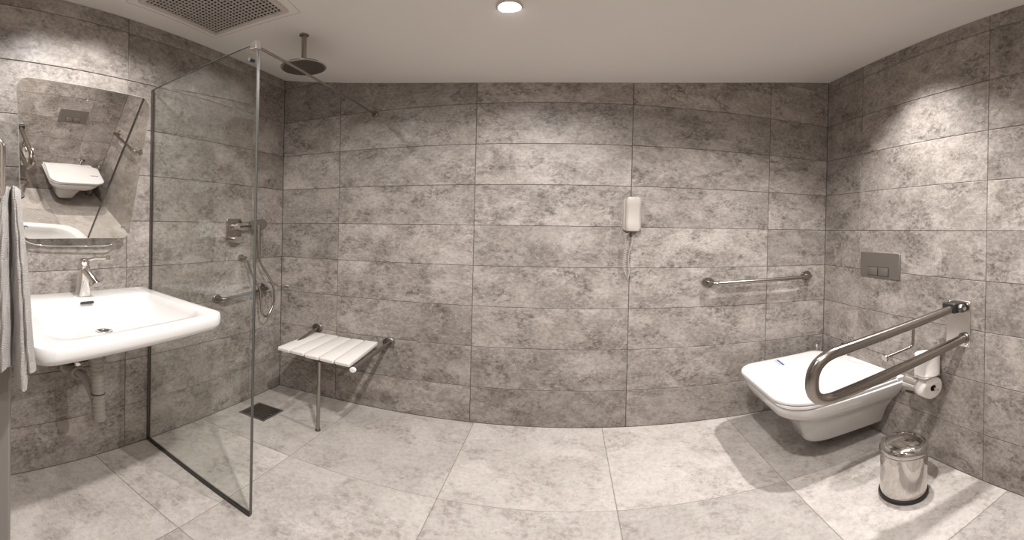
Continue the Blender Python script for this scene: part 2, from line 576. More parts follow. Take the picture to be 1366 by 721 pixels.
for k in range(n2 + 1):
    y = gy0 + .022 + (gy1 - gy0 - .044) / n2 * k
    rr = []
    for f_ in (0, .5, 1):
        x = gx0 + .022 + (gx1 - gx0 - .044) * f_
        rr.append([cq(x, y - .0034, .0052), cq(x, y + .0034, .0052), cq(x, y + .0034, .0092), cq(x, y - .0034, .0092)])
    loft(bm, rr)
o = obj('grille_mesh', bm, M['grille'], t, smooth=False)
o['kind'] = 'stuff'
# shadow-gap edge of the access panel around the grille
bm = B()
hx0, hx1, hy0, hy1 = -1.665, -1.130, 1.08, 1.635
for (a, b_) in (((hx0, hy1), (hx1, hy1)), ((hx1, hy0), (hx1, hy1)), ((hx0, hy0), (hx0, hy1)), ((hx0, hy0), (hx1, hy0))):
    pts = [cq(a[0] + (b_[0] - a[0]) * k / 8, a[1] + (b_[1] - a[1]) * k / 8, 0.0) for k in range(9)]
    tube(bm, pts, .0014, 6)
obj('access_panel_edge', bm, M['grille'], t)

# ------------------------------------------------------------------ rain shower head
sx, sy_, = -1.222, 1.803
zc_ = cz(sx, sy_)
t = thing('rain_shower_head', 'round flat rain shower head hanging from the ceiling on a short steel arm', 'shower head', (sx, sy_, zc_))
bm = B(); tube(bm, [(sx, sy_, zc_ + .01), (sx, sy_, 2.505)], .0125, 20)
obj('ceiling_arm', bm, M['steel'], t)
bm = B(); lathe(bm, (sx, sy_, zc_), (0, 0, -1), [(.0, -.004), (.024, -.004), (.024, .004), (.018, .008), (.0125, .009)], 28)
obj('ceiling_rose', bm, M['steel'], t)
bm = B(); lathe(bm, (sx, sy_, 2.478), (0, 0, 1), [(.0, -.005), (.105, -.005), (.112, -.003), (.113, .001), (.110, .004), (.03, .008), (.022, .018), (.014, .028), (.0, .030)], 56)
hd = obj('head_disc', bm, M['chrome'], t)
bm = B(); lathe(bm, (sx, sy_, 2.472), (0, 0, 1), [(.0, -.0005), (.104, -.0005), (.104, .002), (.0, .002)], 48)
obj('spray_face', bm, M['steel_dark'], hd)
bm = B()
for ring in range(1, 11):
    rr = ring * .0098; nn = max(6, int(ring * 6.0))
    for k in range(nn):
        a = 2 * PI * k / nn + ring * .3
        lathe(bm, (sx + rr * math.cos(a), sy_ + rr * math.sin(a), 2.472), (0, 0, -1), [(.0018, -.001), (.0012, .0025)], 5)
o = obj('spray_nozzles', bm, M['steel'], hd); o['kind'] = 'stuff'

# ------------------------------------------------------------------ glass shower screen
W0, W1 = Vector((XL, 1.325, 0)), Vector((-1.052, 1.252, 0))
gd = (W1 - W0).normalized(); gn = Vector((-gd.y, gd.x, 0))
GH = 2.335
t = thing('glass_shower_screen', 'clear frameless glass screen standing between washbasin and shower, braced to the back wall', 'shower screen', (-1.42, 1.29, 0))
bm = B(); obox(bm, (W0 + W1) / 2 + Vector((0, 0, .012 + (GH - .012) / 2)), gd, gn, (0, 0, 1), (W1 - W0).length - .002, .008, GH - .012)
pane = obj('glass_pane', bm, M['glass'], t, smooth=False)
# polished pane edges
bm = B(); obox(bm, W1 + gd * .001 + Vector((0, 0, GH / 2)), gd, gn, (0, 0, 1), .002, .0082, GH)
obj('outer_edge', bm, M['edge_dark'], t, smooth=False)
bm = B(); obox(bm, W1 + gd * .001 + gn * .007 + Vector((0, 0, GH / 2)), gd, gn, (0, 0, 1), .0015, .003, GH - .01)
obj('edge_profile', bm, M['steel_dark'], t, smooth=False)
bm = B(); obox(bm, (W0 + W1) / 2 + Vector((0, 0, GH + .0008)), gd, gn, (0, 0, 1), (W1 - W0).length, .008, .0016)
obj('top_edge', bm, M['edge_dark'], t, smooth=False)
bm = B()
for s_ in (-1, 1):
    obox(bm, (W0 + W1) / 2 + gn * .006 * s_ + Vector((0, 0, .0065)), gd, gn, (0, 0, 1), (W1 - W0).length, .003, .013)
obox(bm, (W0 + W1) / 2 + Vector((0, 0, .004)), gd, gn, (0, 0, 1), (W1 - W0).length, .015, .004)
obj('floor_channel', bm, M['seal'], t, smooth=False)
bm = B()
for s_ in (-1, 1):
    obox(bm, W0 + gd * .006 + gn * .0055 * s_ + Vector((0, 0, GH / 2)), gd, gn, (0, 0, 1), .012, .003, GH)
obj('wall_channel', bm, M['steel_dark'], t, smooth=False)
sp0 = W1 + Vector((-.012, 0, 2.325)); sp1 = Vector((-1.118, YB, 2.341))
bm = B(); tube(bm, [sp0, sp1], .0065, 14)
obj('support_bar', bm, M['steel'], t)
bm = B(); obox(bm, sp0 + Vector((0, 0, .0)), gd, gn, (0, 0, 1), .034, .030, .038)
obj('glass_clamp', bm, M['chrome'], t, bevel=.004)
bm = B(); lathe(bm, sp1, (0, -1, 0), [(.0, -.002), (.021, -.002), (.021, .006), (.017, .010), (.010, .012), (.010, .024), (.0, .025)], 28)
obj('wall_flange', bm, M['steel_dark'], t)
bm = B(); lathe(bm, W1 + Vector((-.03, 0, 2.26)), gn, [(.0, -.012), (.008, -.012), (.008, .012), (.0, .012)], 16)
obj('edge_stud', bm, M['black'], t)

# ------------------------------------------------------------------ shower mixer, hand shower and hose
t = thing('shower_mixer', 'wall mounted shower mixer valve with rounded plate and lever behind the glass', 'tap', (XL, 1.93, 1.39))
bm = B()
prof = rquad(1.868, 1.998, 1.275, 1.497, [.06, .06, .015, .015], 6)
loft(bm, [[(XL, y, z) for y, z in prof], [(XL + .006, y, z) for y, z in prof], [(XL + .009, 1.933 + (y - 1.933) * .96, 1.386 + (z - 1.386) * .97) for y, z in prof]])
obj('wall_plate', bm, M['steel'], t)
bm = B(); lathe(bm, (XL + .008, 1.935, 1.435), (1, 0, 0), [(.030, 0), (.030, .03), (.026, .045), (.0, .047)], 28)
kn = obj('diverter_knob', bm, M['chrome'], t)
bm = B(); tube(bm, bend_path([(XL + .04, 1.935, 1.435), (XL + .055, 1.935, 1.435), (XL + .065, 2.02, 1.44)], .01), .008, 10)
obj('knob_pin', bm, M['black'], kn)
bm = B(); lathe(bm, (XL + .008, 1.935, 1.335), (1, 0, 0), [(.028, 0), (.028, .035), (.024, .05), (.0, .052)], 28)
lv = obj('lever_hub', bm, M['chrome'], t)
bm = B(); tube(bm, [(XL + .052, 1.90, 1.352), (XL + .06, 1.985, 1.352)], .007, 10)
obj('lever', bm, M['chrome'], lv)

t = thing('hand_shower', 'chrome hand shower on its hose hooked beside the mixer, hose hanging in a loop', 'shower head', (XL, 2.02, 1.19))
bm = B(); lathe(bm, (XL, 2.0, 1.185), (1, 0, 0), [(.026, 0), (.026, .007), (.014, .012), (.014, .045), (.0, .047)], 24)
obj('wall_elbow', bm, M['steel'], t)
bm = B(); tube(bm, [(XL, 2.09, 1.45), (XL + .045, 2.09, 1.45)], .011, 12); lathe(bm, (XL, 2.09, 1.45), (1, 0, 0), [(.022, 0), (.022, .006), (.0, .008)], 20)
obj('wall_hook', bm, M['steel'], t)
bm = B()
tube(bm, smooth_path([(XL + .075, 2.075, 1.45), (XL + .066, 2.088, 1.36), (XL + .06, 2.10, 1.25), (XL + .056, 2.108, 1.175)]), .012, 14, rf=lambda f: .016 - .006 * f)
hs = obj('handle', bm, M['steel'], t)
bm = B(); lathe(bm, (XL + .075, 2.07, 1.452), Vector((.55, -.35, -.25)), [(.0, -.024), (.03, -.022), (.054, -.004), (.056, .004), (.052, .008), (.0, .009)], 30)
obj('spray_head', bm, M['steel_dark'], hs)
bm = B()
hp = smooth_path([(XL + .046, 2.0, 1.185), (XL + .056, 2.005, 1.15), (XL + .075, 2.03, 1.04), (XL + .085, 2.085, .93), (XL + .085, 2.10, .80), (XL + .085, 2.112, .73), (XL + .085, 2.15, .695), (XL + .085, 2.195, .73), (XL + .085, 2.232, .82), (XL + .085, 2.215, .95), (XL + .075, 2.155, 1.06), (XL + .06, 2.118, 1.14), (XL + .056, 2.108, 1.18)], 10)
tube(bm, hp, .0072, 10)
obj('hose', bm, M['steel'], t)

# ------------------------------------------------------------------ shower grab bar (left wall)
t = thing('shower_grab_bar', 'dark steel grab bar on the left wall inside the shower, near the corner', 'grab bar', (XL, 2.05, .91))
bm = B()
tube(bm, bend_path([(XL, 1.80, .885), (XL + .055, 1.80, .885), (XL + .055, 2.205, .915), (XL, 2.205, .918)], .03), .013, 14)
obj('bar', bm, M['steel_dark'], t)
for y_, z_ in ((1.80, .885), (2.205, .918)):
    bm = B(); lathe(bm, (XL, y_, z_), (1, 0, 0), [(.034, 0), (.034, .005), (.030, .009), (.014, .011)], 24)
    obj('wall_flange', bm, M['steel_dark'], t)
bm = B(); tube(bm, smooth_path([(XL + .01, 2.26, .965), (XL + .03, 2.33, .95), (-1.745, YB - .02, .915), (-1.722, YB, .905)], 5), .0055, 10)
obj('end_stay', bm, M['chrome'], t)

# ------------------------------------------------------------------ folding shower seat
t = thing('folding_shower_seat', 'white slatted fold-down shower seat on steel rails with one front leg', 'seat', (-1.24, 2.2, 0))
SQ = (Vector((-1.48, 1.97, .545)), Vector((-.995, 1.918, .545)), Vector((-1.045, 2.372, .545)), Vector((-1.50, 2.395, .545)))
ns = 5
for k in range(ns):
    u0, u1 = k / ns + .006, (k + 1) / ns - .006
    bm = B()
    out = rquad(0, 1, 0, 1, [.06, .06, .04, .04], 3)
    ring = [bil(SQ, u0 + (u1 - u0) * a, b_) for a, b_ in out]
    cen = bil(SQ, (u0 + u1) / 2, .5)
    dz = .002 * math.sin(k * 2.1)
    sh = lambda f, z_: [cen + (p - cen) * f + Vector((0, 0, z_ + dz)) for p in ring]
    loft(bm, [sh(.97, -.024), sh(1, -.020), sh(1, -.005), sh(.985, -.001), sh(.96, 0)])
    obj('slat', bm, M['slat'], t)
for u, dx in ((-.005, -.015), (1.02, .012)):
    a = bil(SQ, u, -.015) + Vector((dx, 0, -.026)); b_ = Vector((a.x - (.045 if u > .5 else .01), YB, .535 + (.03 if u < .5 else 0)))
    if u > .5:
        b_ = Vector((-.998, YB, .535))
    else:
        a = bil(SQ, .06, .10) + Vector((0, 0, -.034)); b_ = Vector((-1.493, YB, .574))
    bm = B(); tube(bm, [a, b_], .0125, 14)
    rl = obj('side_rail', bm, M['steel'], t)
    bm = B(); lathe(bm, a, (a - b_), [(.0, -.004), (.0165, -.003), (.0175, .006), (.014, .011), (.0, .012)], 20)
    obj('end_cap', bm, M['plastic'], rl)
    bm = B(); lathe(bm, b_, (0, -1, 0), [(.038, 0), (.038, .005), (.034, .009), (.020, .012), (.018, .030), (.0, .032)], 28)
    obj('wall_flange', bm, M['steel_dark'], rl)
for v_ in (.14, .86):
    bm = B(); tube(bm, [bil(SQ, -.02, v_) + Vector((0, 0, -.033)), bil(SQ, 1.03, v_) + Vector((0, 0, -.033))], .009, 10)
    obj('cross_bar', bm, M['steel_dark'], t)
bm = B(); tube(bm, [(-1.217, 1.994, .515), (-1.217, 1.994, .012)], .0105, 14)
lg = obj('leg', bm, M['steel'], t)
bm = B(); lathe(bm, (-1.217, 1.994, 0), (0, 0, 1), [(.014, 0), (.015, .006), (.012, .016), (.0105, .018)], 20)
obj('rubber_foot', bm, M['steel_dark'], lg)
bm = B(); box(bm, (-1.245, 1.975, .492), (-1.19, 2.03, .520))
obj('leg_hinge', bm, M['steel_dark'], t, bevel=.003)

# ------------------------------------------------------------------ floor drain
t = thing('floor_drain', 'square dark metal drain grate set in the shower floor', 'drain', (-1.607, 1.998, 0))
x0, x1, y0, y1 = -1.700, -1.515, 1.905, 2.092
bm = B()
a0, a1 = rquad(x0, x1, y0, y1, .004, 2), rquad(x0 + .012, x1 - .012, y0 + .012, y1 - .012, .003, 2)
loft(bm, [[(*p, .0005) for p in a0], [(*p, .004) for p in a0], [(*p, .004) for p in a1], [(*p, .001) for p in a1]], False, False)
obj('grate_frame', bm, M['drain'], t)
bm = B(); box(bm, (x0 + .011, y0 + .011, .0003), (x1 - .011, y1 - .011, .0010))
obj('sump', bm, M['dark'], t, smooth=False)
bm = B()
for k in range(1, 11):
    x = x0 + .012 + (x1 - x0 - .024) * k / 11
    box(bm, (x - .0022, y0 + .012, .0015), (x + .0022, y1 - .012, .0036))
    y = y0 + .012 + (y1 - y0 - .024) * k / 11
    box(bm, (x0 + .012, y - .0022, .0013), (x1 - .012, y + .0022, .0034))
o = obj('grate_mesh', bm, M['steel'], t, smooth=False); o['kind'] = 'stuff'
for cx, cy_ in ((x0 + .025, 2.0), (x1 - .02, 2.0)):
    bm = B(); lathe(bm, (cx, cy_, .003), (0, 0, 1), [(.006, 0), (.006, .0016), (.0, .002)], 12)
    obj('screw', bm, M['chrome'], t)

# ------------------------------------------------------------------ wall telephone
px, pz = .363, 1.56
t = thing('wall_telephone', 'cream handset telephone hanging on the middle of the tiled back wall with coiled cord', 'telephone', (px, YB, pz))
bm = B()
pr = rquad(-.050, .050, -.122, .120, .022, 5)
loft(bm, [[(px + a, YB, pz + b_) for a, b_ in pr], [(px + a, YB - .018, pz + b_) for a, b_ in pr], [(px + a * .93, YB - .024, pz + b_ * .97) for a, b_ in pr]])
obj('wall_cradle', bm, M['phone'], t)
bm = B()
ringz = [-.126, -.122, -.10, -.06, 0, .06, .10, .119, .124]
wd = [.026, .036, .042, .041, .040, .041, .042, .036, .026]
dp = [.034, .046, .050, .043, .040, .043, .050, .046, .034]
rings = []
for z_, w_, d_ in zip(ringz, wd, dp):
    pr2 = rquad(-w_, w_, .020, .020 + d_, [.006, .006, min(.018, w_ * .6), min(.018, w_ * .6)], 4)
    rings.append([(px + a, YB - b_, pz + .002 + z_) for a, b_ in pr2])
loft(bm, rings)
obj('handset', bm, M['phone'], t)
bm = B()
cp_ = []
base = smooth_path([(px - .012, YB - .030, pz - .12), (px - .035, YB - .022, pz - .17), (px - .030, YB - .020, pz - .26), (px - .036, YB - .018, pz - .38), (px - .016, YB - .018, pz - .475)], 60)
for i, p in enumerate(base):
    f = i / (len(base) - 1)
    r_ = .0085 * min(1, f * 12, (1 - f) * 12)
    a = f * 2 * PI * 34
    cp_.append(p + Vector((r_ * math.cos(a), r_ * .8 * math.sin(a), 0)))
tube(bm, cp_, .0021, 6)
obj('coiled_cord', bm, M['phone'], t)
bm = B()
tube(bm, smooth_path([(px + .006, YB - .02, pz - .12), (px + .004, YB - .012, pz - .20), (px - .012, YB - .008, pz - .30), (px - .008, YB - .008, pz - .42), (px - .016, YB - .016, pz - .475)], 10), .0026, 8)
obj('straight_cord', bm, M['phone'], t)
bm = B(); tube(bm, smooth_path([(px - .04, YB - .012, pz - .08), (px - .062, YB - .012, pz - .13), (px - .05, YB - .012, pz - .19), (px - .036, YB - .012, pz - .22)], 8), .0022, 6)
obj('cord_loop', bm, M['phone'], t)

# ------------------------------------------------------------------ grab bar on the back wall
t = thing('wall_grab_bar', 'horizontal steel grab bar fixed to the back wall beside the toilet', 'grab bar', (1.14, YB, 1.06))
A0, A1 = Vector((.812, YB, 1.055)), Vector((1.462, YB, 1.085))
bm = B()
tube(bm, bend_path([A0, A0 + Vector((.012, -.075, -.002)), A1 + Vector((.0, -.075, -.002)), A1], .05, 8), .0155, 18)
obj('bar', bm, M['steel'], t)
for a in (A0, A1):
    bm = B(); lathe(bm, a, (0, -1, 0), [(.038, 0), (.038, .005), (.035, .010), (.017, .012)], 30)
    obj('wall_flange', bm, M['steel'], t)

# ------------------------------------------------------------------ flush plate
t = thing('flush_plate', 'rectangular satin grey dual flush plate on the right wall above the toilet', 'flush plate', (XR, 1.865, 1.21))
bm = B()
fy0, fy1, fz0, fz1 = 1.700, 2.030, 1.118, 1.303
pr = rquad(fy0, fy1, fz0, fz1, .006, 3)
cc = lambda p, f: (1.865 + (p[0] - 1.865) * f, 1.21 + (p[1] - 1.21) * f)
loft(bm, [[(XR, *p) for p in pr], [(XR - .009, *p) for p in pr], [(XR - .012, *cc(p, .985)) for p in pr]])
obj('plate', bm, M['flush'], t)
for a, b_ in ((1.875, 1.955), (1.785, 1.865)):
    bm = B()
    pr = rquad(a, b_, 1.135, 1.195, .004, 2)
    mx_, mz_ = (a + b_) / 2, 1.165
    loft(bm, [[(XR - .011, *p) for p in pr], [(XR - .0155, *p) for p in pr], [(XR - .017, mx_ + (p[0] - mx_) * .95, mz_ + (p[1] - mz_) * .93) for p in pr]])
    obj('flush_button', bm, M['flush'], t)
bm = B()
for a, b_ in ((1.871, 1.959), (1.781, 1.869)):
    pr0 = rquad(a, b_, 1.131, 1.199, .005, 2); pr1 = rquad(a + .004, b_ - .004, 1.135, 1.195, .004, 2)
    loft(bm, [[(XR - .0122, *p) for p in pr0], [(XR - .0126, *p) for p in pr0], [(XR - .0126, *p) for p in pr1], [(XR - .0122, *p) for p in pr1]], False, False)
obj('button_gap', bm, M['black'], t, smooth=False)

# ------------------------------------------------------------------ toilet
t = thing('wall_hung_toilet', 'white wall-hung toilet with closed square-cornered lid on the right wall', 'toilet', (1.3, 1.93, .08))
# quads in order: wall-near, front-near, front-far, wall-far  -> u: wall to front, v: near to far
def TQ(z, wn, fn, ff, wf_, r=(.02, .22, .22, .05)):
    q = [Vector((*p, z)) for p in (wn, fn, ff, wf_)]
    return [bil(q, a, b_) for a, b_ in rquad(0, 1, 0, 1, list(r), 8)]
W = XR + .001
bm = B()
rings = [
    TQ(.095, (W, 1.835), (1.18, 1.83), (1.205, 1.99), (W, 2.07), (.01, .18, .18, .01)),
    TQ(.085, (W, 1.830), (1.15, 1.815), (1.175, 2.01), (W, 2.08), (.01, .25, .25, .01)),
    TQ(.105, (W, 1.822), (1.125, 1.80), (1.15, 2.03), (W, 2.09), (.01, .28, .28, .01)),
    TQ(.20, (W, 1.790), (1.10, 1.775), (1.115, 2.05), (W, 2.13), (.01, .28, .28, .01)),
    TQ(.27, (W, 1.745), (1.07, 1.74), (1.075, 2.09), (W, 2.16), (.01, .28, .28, .01)),
    TQ(.295, (W, 1.725), (1.02, 1.70), (1.02, 2.13), (W, 2.18), (.01, .28, .28, .01)),
    TQ(.325, (W, 1.70), (.965, 1.66), (.975, 2.16), (W, 2.21), (.01, .28, .28, .01)),
    TQ(.36, (W, 1.68), (.925, 1.625), (.945, 2.18), (W, 2.24), (.01, .26, .26, .01)),
    TQ(.41, (W, 1.655), (.905, 1.60), (.922, 2.20), (W, 2.28), (.01, .24, .24, .01)),
    TQ(.430, (W, 1.652), (.903, 1.598), (.920, 2.202), (W, 2.285), (.01, .24, .24, .01)),
    TQ(.437, (W, 1.66), (.918, 1.61), (.935, 2.19), (W, 2.275), (.01, .24, .24, .01)),
]
loft(bm, rings)
obj('bowl', bm, M['ceramic'], t)
bm = B()
RS = (.03, .22, .22, .06)
loft(bm, [TQ(.438, (1.575, 1.665), (.908, 1.604), (.928, 2.20), (1.56, 2.28), RS), TQ(.441, (1.58, 1.66), (.898, 1.594), (.916, 2.21), (1.565, 2.29), RS),
          TQ(.453, (1.58, 1.66), (.898, 1.594), (.916, 2.21), (1.565, 2.29), RS), TQ(.456, (1.575, 1.665), (.908, 1.604), (.928, 2.20), (1.56, 2.28), RS)])
obj('seat_ring', bm, M['lid'], t)
bm = B()
def LQ(z, g_):
    return TQ(z, (1.575 - g_, 1.668 + g_), (.886 + g_, 1.588 + g_), (.908 + g_, 2.222 - g_), (1.50 - g_, 2.325 - g_), (.03, .26, .20, .10))
loft(bm, [LQ(.459, .010), LQ(.462, .001), LQ(.472, 0), LQ(.479, .003), LQ(.483, .010), LQ(.4855, .035), LQ(.4865, .09)])
ld = obj('lid', bm, M['lid'], t)
# small printed sticker on the lid
ST = [Vector(p) for p in ((1.141, 2.226, .4866), (1.172, 2.224, .4866), (1.160, 2.108, .4866), (1.124, 2.100, .4866))]
def patch(bm_, u0, u1, v0, v1, h):
    r_ = [bil(ST, a, b_) for a, b_ in ((u0, v0), (u1, v0), (u1, v1), (u0, v1))]
    loft(bm_, [[p for p in r_], [p + Vector((0, 0, h)) for p in r_]])
bm = B(); patch(bm, 0, 1, 0, 1, .0012)
lb = obj('lid_sticker', bm, M['label'], ld, smooth=False)
bm = B(); patch(bm, .50, .96, .06, .95, .0018)
obj('sticker_print', bm, M['print'], ld, smooth=False)
bm = B()
for k in range(7):
    patch(bm, .14, .34, .08 + k * .12, .16 + k * .12, .0018)
o = obj('sticker_lettering', bm, M['print'], ld, smooth=False); o['kind'] = 'stuff'
for y_ in (1.80, 2.12):
    bm = B(); tube(bm, [(1.572, y_ - .035, .466), (1.572, y_ + .035, .466)], .012, 16)
    obj('hinge', bm, M['lid'], t)
# ceramic deck behind the lid
bm = B()
loft(bm, [TQ(.436, (W, 1.66), (1.56, 1.655), (1.55, 2.28), (W, 2.275), (.01,) * 4), TQ(.462, (W, 1.66), (1.56, 1.655), (1.55, 2.28), (W, 2.275), (.01,) * 4), TQ(.466, (W, 1.665), (1.57, 1.665), (1.56, 2.27), (W, 2.265), (.01,) * 4)])
obj('rear_deck', bm, M['ceramic'], t)

# ------------------------------------------------------------------ angle valve, toilet brush
t = thing('angle_valve', 'small chrome angle valve on the right wall behind the toilet lid', 'valve', (XR, 2.12, .555))
bm = B(); lathe(bm, (XR, 2.12, .555), (-1, 0, 0), [(.024, 0), (.024, .004), (.012, .010), (.011, .045), (.0, .047)], 20)
obj('body', bm, M['chrome'], t)
bm = B(); lathe(bm, (XR - .032, 2.12, .555), (0, 1, 0), [(.008, -.02), (.008, .024), (.014, .026), (.014, .040), (.0, .042)], 16)
obj('knob', bm, M['black'], t)
bm = B(); tube(bm, smooth_path([(XR - .035, 2.115, .553), (XR - .035, 2.115, .50), (XR - .03, 2.13, .46), (XR - .01, 2.14, .42)], 5), .006, 10)
obj('supply_hose', bm, M['chrome'], t)

bx_, by_ = 1.505, 2.34
t = thing('toilet_brush', 'chrome toilet brush in its holder in the corner behind the toilet', 'toilet brush', (bx_, by_, 0))
bm = B(); lathe(bm, (bx_, by_, 0), (0, 0, 1), [(.046, 0), (.048, .004), (.048, .30), (.046, .304), (.014, .306), (.014, .312), (.0, .313)], 28)
obj('holder', bm, M['chrome'], t)
bm = B(); tube(bm, [(bx_, by_, .31), (bx_, by_, .52)], .0075, 12); tube(bm, [(bx_ + .022, by_ - .01, .31), (bx_ + .022, by_ - .01, .49)], .003, 8)
obj('handle', bm, M['chrome'], t)
bm = B(); lathe(bm, (bx_, by_, 0), (0, 0, 1), [(.050, 0), (.050, .012), (.048, .014)], 28)
obj('base_ring', bm, M['black'], t)

# ------------------------------------------------------------------ folding support rail
t = thing('folding_support_rail', 'thick U-shaped steel fold-down support rail hinged to the right wall beside the toilet', 'grab bar', (XR, 1.30, .90))
bm = B(); box(bm, (XR - .006, 1.232, .758), (XR, 1.372, 1.036))
pl = obj('wall_plate', bm, M['plate_steel'], t, bevel=.002)
for y_, z_ in ((1.248, .772), (1.356, .772), (1.248, 1.022), (1.356, 1.022)):
    bm = B(); lathe(bm, (XR - .006, y_, z_), (-1, 0, 0), [(.009, -.001), (.009, .003), (.006, .006), (.0, .0065)], 14)
    obj('screw', bm, M['chrome'], pl)
bm = B()
path = bend_path([(XR - .035, 1.292, 1.000), (.815, 1.292, .862), (.815, 1.292, .650), (XR - .004, 1.262, .815)], .115, 14)
tube(bm, path, .0245, 24)
obj('rail_tube', bm, M['steel'], t)
bm = B(); box(bm, (XR - .085, 1.258, .972), (XR - .004, 1.335, 1.032))
obj('hinge_block', bm, M['black'], t, bevel=.010, seg=3)
bm = B(); lathe(bm, (XR - .040, 1.258, 1.000), (0, -1, 0), [(.026, 0), (.026, .010), (.022, .016), (.0, .018)], 26)
hk = obj('pivot_knob', bm, M['steel_dark'], t)
bm = B(); lathe(bm, (XR - .040, 1.240, 1.000), (0, -1, 0), [(.011, 0), (.011, .003), (.0, .004)], 16)
obj('pivot_screw', bm, M['chrome'], hk)
bm = B(); lathe(bm, (XR - .008, 1.262, .815), (-1, 0, 0), [(.032, 0), (.032, .005), (.027, .010), (.0245, .011)], 24)
obj('lower_rest', bm, M['steel_dark'], t)
bm = B(); tube(bm, bend_path([(1.304, 1.296, .945), (1.304, 1.300, .826), (1.165, 1.315, .790)], .022, 6), .0062, 12)
ho = obj('paper_arm', bm, M['steel'], t)
bm = B(); lathe(bm, (1.168, 1.3145, .791), Vector((-.96, .1, -.25)), [(.0, -.003), (.018, -.002), (.0195, .002), (.018, .006), (.0, .007)], 26)
obj('end_disc', bm, M['steel'], ho)

# ------------------------------------------------------------------ paper holder and rolls
t = thing('toilet_paper_holder', 'curved chrome toilet paper holder on the right wall under the support rail', 'paper holder', (XR, 1.44, .51))
bm = B(); box(bm, (XR - .006, 1.455, .50), (XR, 1.545, .575))
obj('wall_bracket', bm, M['chrome'], t, bevel=.004)
bm = B()
rc = Vector((1.535, 0, .492))
arc = []
for k in range(15):
    a = R(80 + 190 * k / 14)
    arc.append((rc.x + .072 * math.cos(a), rc.z + .072 * math.sin(a)))
for k in range(14):
    pass
vin = [[bm.verts.new((x, y, z)) for x, z in arc] for y in (1.445, 1.525)]
for k in range(14):
    bm.faces.new((vin[0][k], vin[0][k + 1], vin[1][k + 1], vin[1][k]))
ex = bmesh.ops.extrude_face_region(bm, geom=bm.faces[:])
for v in [q for q in ex['geom'] if isinstance(q, bmesh.types.BMVert)]:
    d = Vector((v.co.x - rc.x, 0, v.co.z - rc.z)); v.co -= d.normalized() * .002
obj('curved_cover', bm, M['chrome'], t)
bm = B(); tube(bm, bend_path([(XR - .004, 1.535, .53), (1.56, 1.535, .51), (1.535, 1.535, .492), (1.535, 1.36, .492)], .01, 4), .006, 12)
obj('spindle', bm, M['chrome'], t)
bm = B(); box(bm, (1.46, 1.375, .566), (XR - .004, 1.50, .570)); 
obj('shelf', bm, M['chrome'], t, bevel=.001)

def roll(name, c, axis, r, h, label, loc):
    t_ = thing(name, label, 'toilet roll', loc)
    bm_ = B()
    a = Vector(axis)
    lathe(bm_, c, a, [(.019, 0), (r - .003, 0), (r, .003), (r, h - .003), (r - .003, h), (.019, h), (.019, 0)], 40, False, False)
    obj('paper', bm_, M['paper'], t_)
    bm_ = B(); lathe(bm_, c, a, [(.0195, .001), (.0195, h - .001), (.0172, h - .001), (.0172, .001), (.0195, .001)], 24, False, False)
    obj('core', bm_, M['card'], t_)
    return t_
t = roll('toilet_roll', (1.535, 1.495, .492), (0, -1, 0), .064, .105, 'toilet roll threaded on the chrome holder, end facing the viewer', (1.535, 1.44, .43))
roll('toilet_roll', (1.535, 1.432, .5705), (0, 0, 1), .060, .125, 'spare toilet roll standing upright on top of the holder', (1.535, 1.432, .5705))

# ------------------------------------------------------------------ pedal-less bin
bx0, by0 = 1.318, 1.352
t = thing('waste_bin', 'small round mirror-polished steel waste bin on the floor by the right wall', 'bin', (bx0, by0, 0))
rb = .102
bm = B(); lathe(bm, (bx0, by0, 0), (0, 0, 1), [(rb - .006, .016), (rb - .002, .018), (rb - .001, .12), (rb, .225), (rb - .004, .228)], 64)
obj('body', bm, M['bin'], t)
bm = B(); lathe(bm, (bx0, by0, 0), (0, 0, 1), [(.0, 0), (rb + .003, 0), (rb + .005, .006), (rb + .003, .018), (rb - .002, .020), (.0, .020)], 64)
obj('rubber_base', bm, M['black'], t)
bm = B(); lathe(bm, (bx0, by0, 0), (0, 0, 1), [(rb - .004, .224), (rb + .003, .226), (rb + .004, .234), (rb + .002, .238), (rb + .004, .243), (rb + .004, .252), (rb - .002, .268), (rb - .012, .277), (rb - .018, .278), (rb - .019, .274)], 64)
obj('lid_rim', bm, M['bin'], t)
bm = B(); lathe(bm, (bx0, by0, 0), (0, 0, 1), [(rb - .016, .271), (rb - .022, .275), (.05, .281), (.02, .283), (.0, .2835)], 64)
obj('lid', bm, M['bin'], t)
bm = B(); lathe(bm, (bx0 + rb * .85, by0 - rb * .53, .20), (.85, -.53, 0), [(.006, -.004), (.006, .004), (.004, .006), (.0, .0065)], 12)
obj('side_pin', bm, M['steel'], t)

# ------------------------------------------------------------------ washbasin
t = thing('washbasin', 'wide white wall-hung washbasin with flat rim under the tilted mirror', 'washbasin', (-1.45, .85, .9))
ZR = 1.035
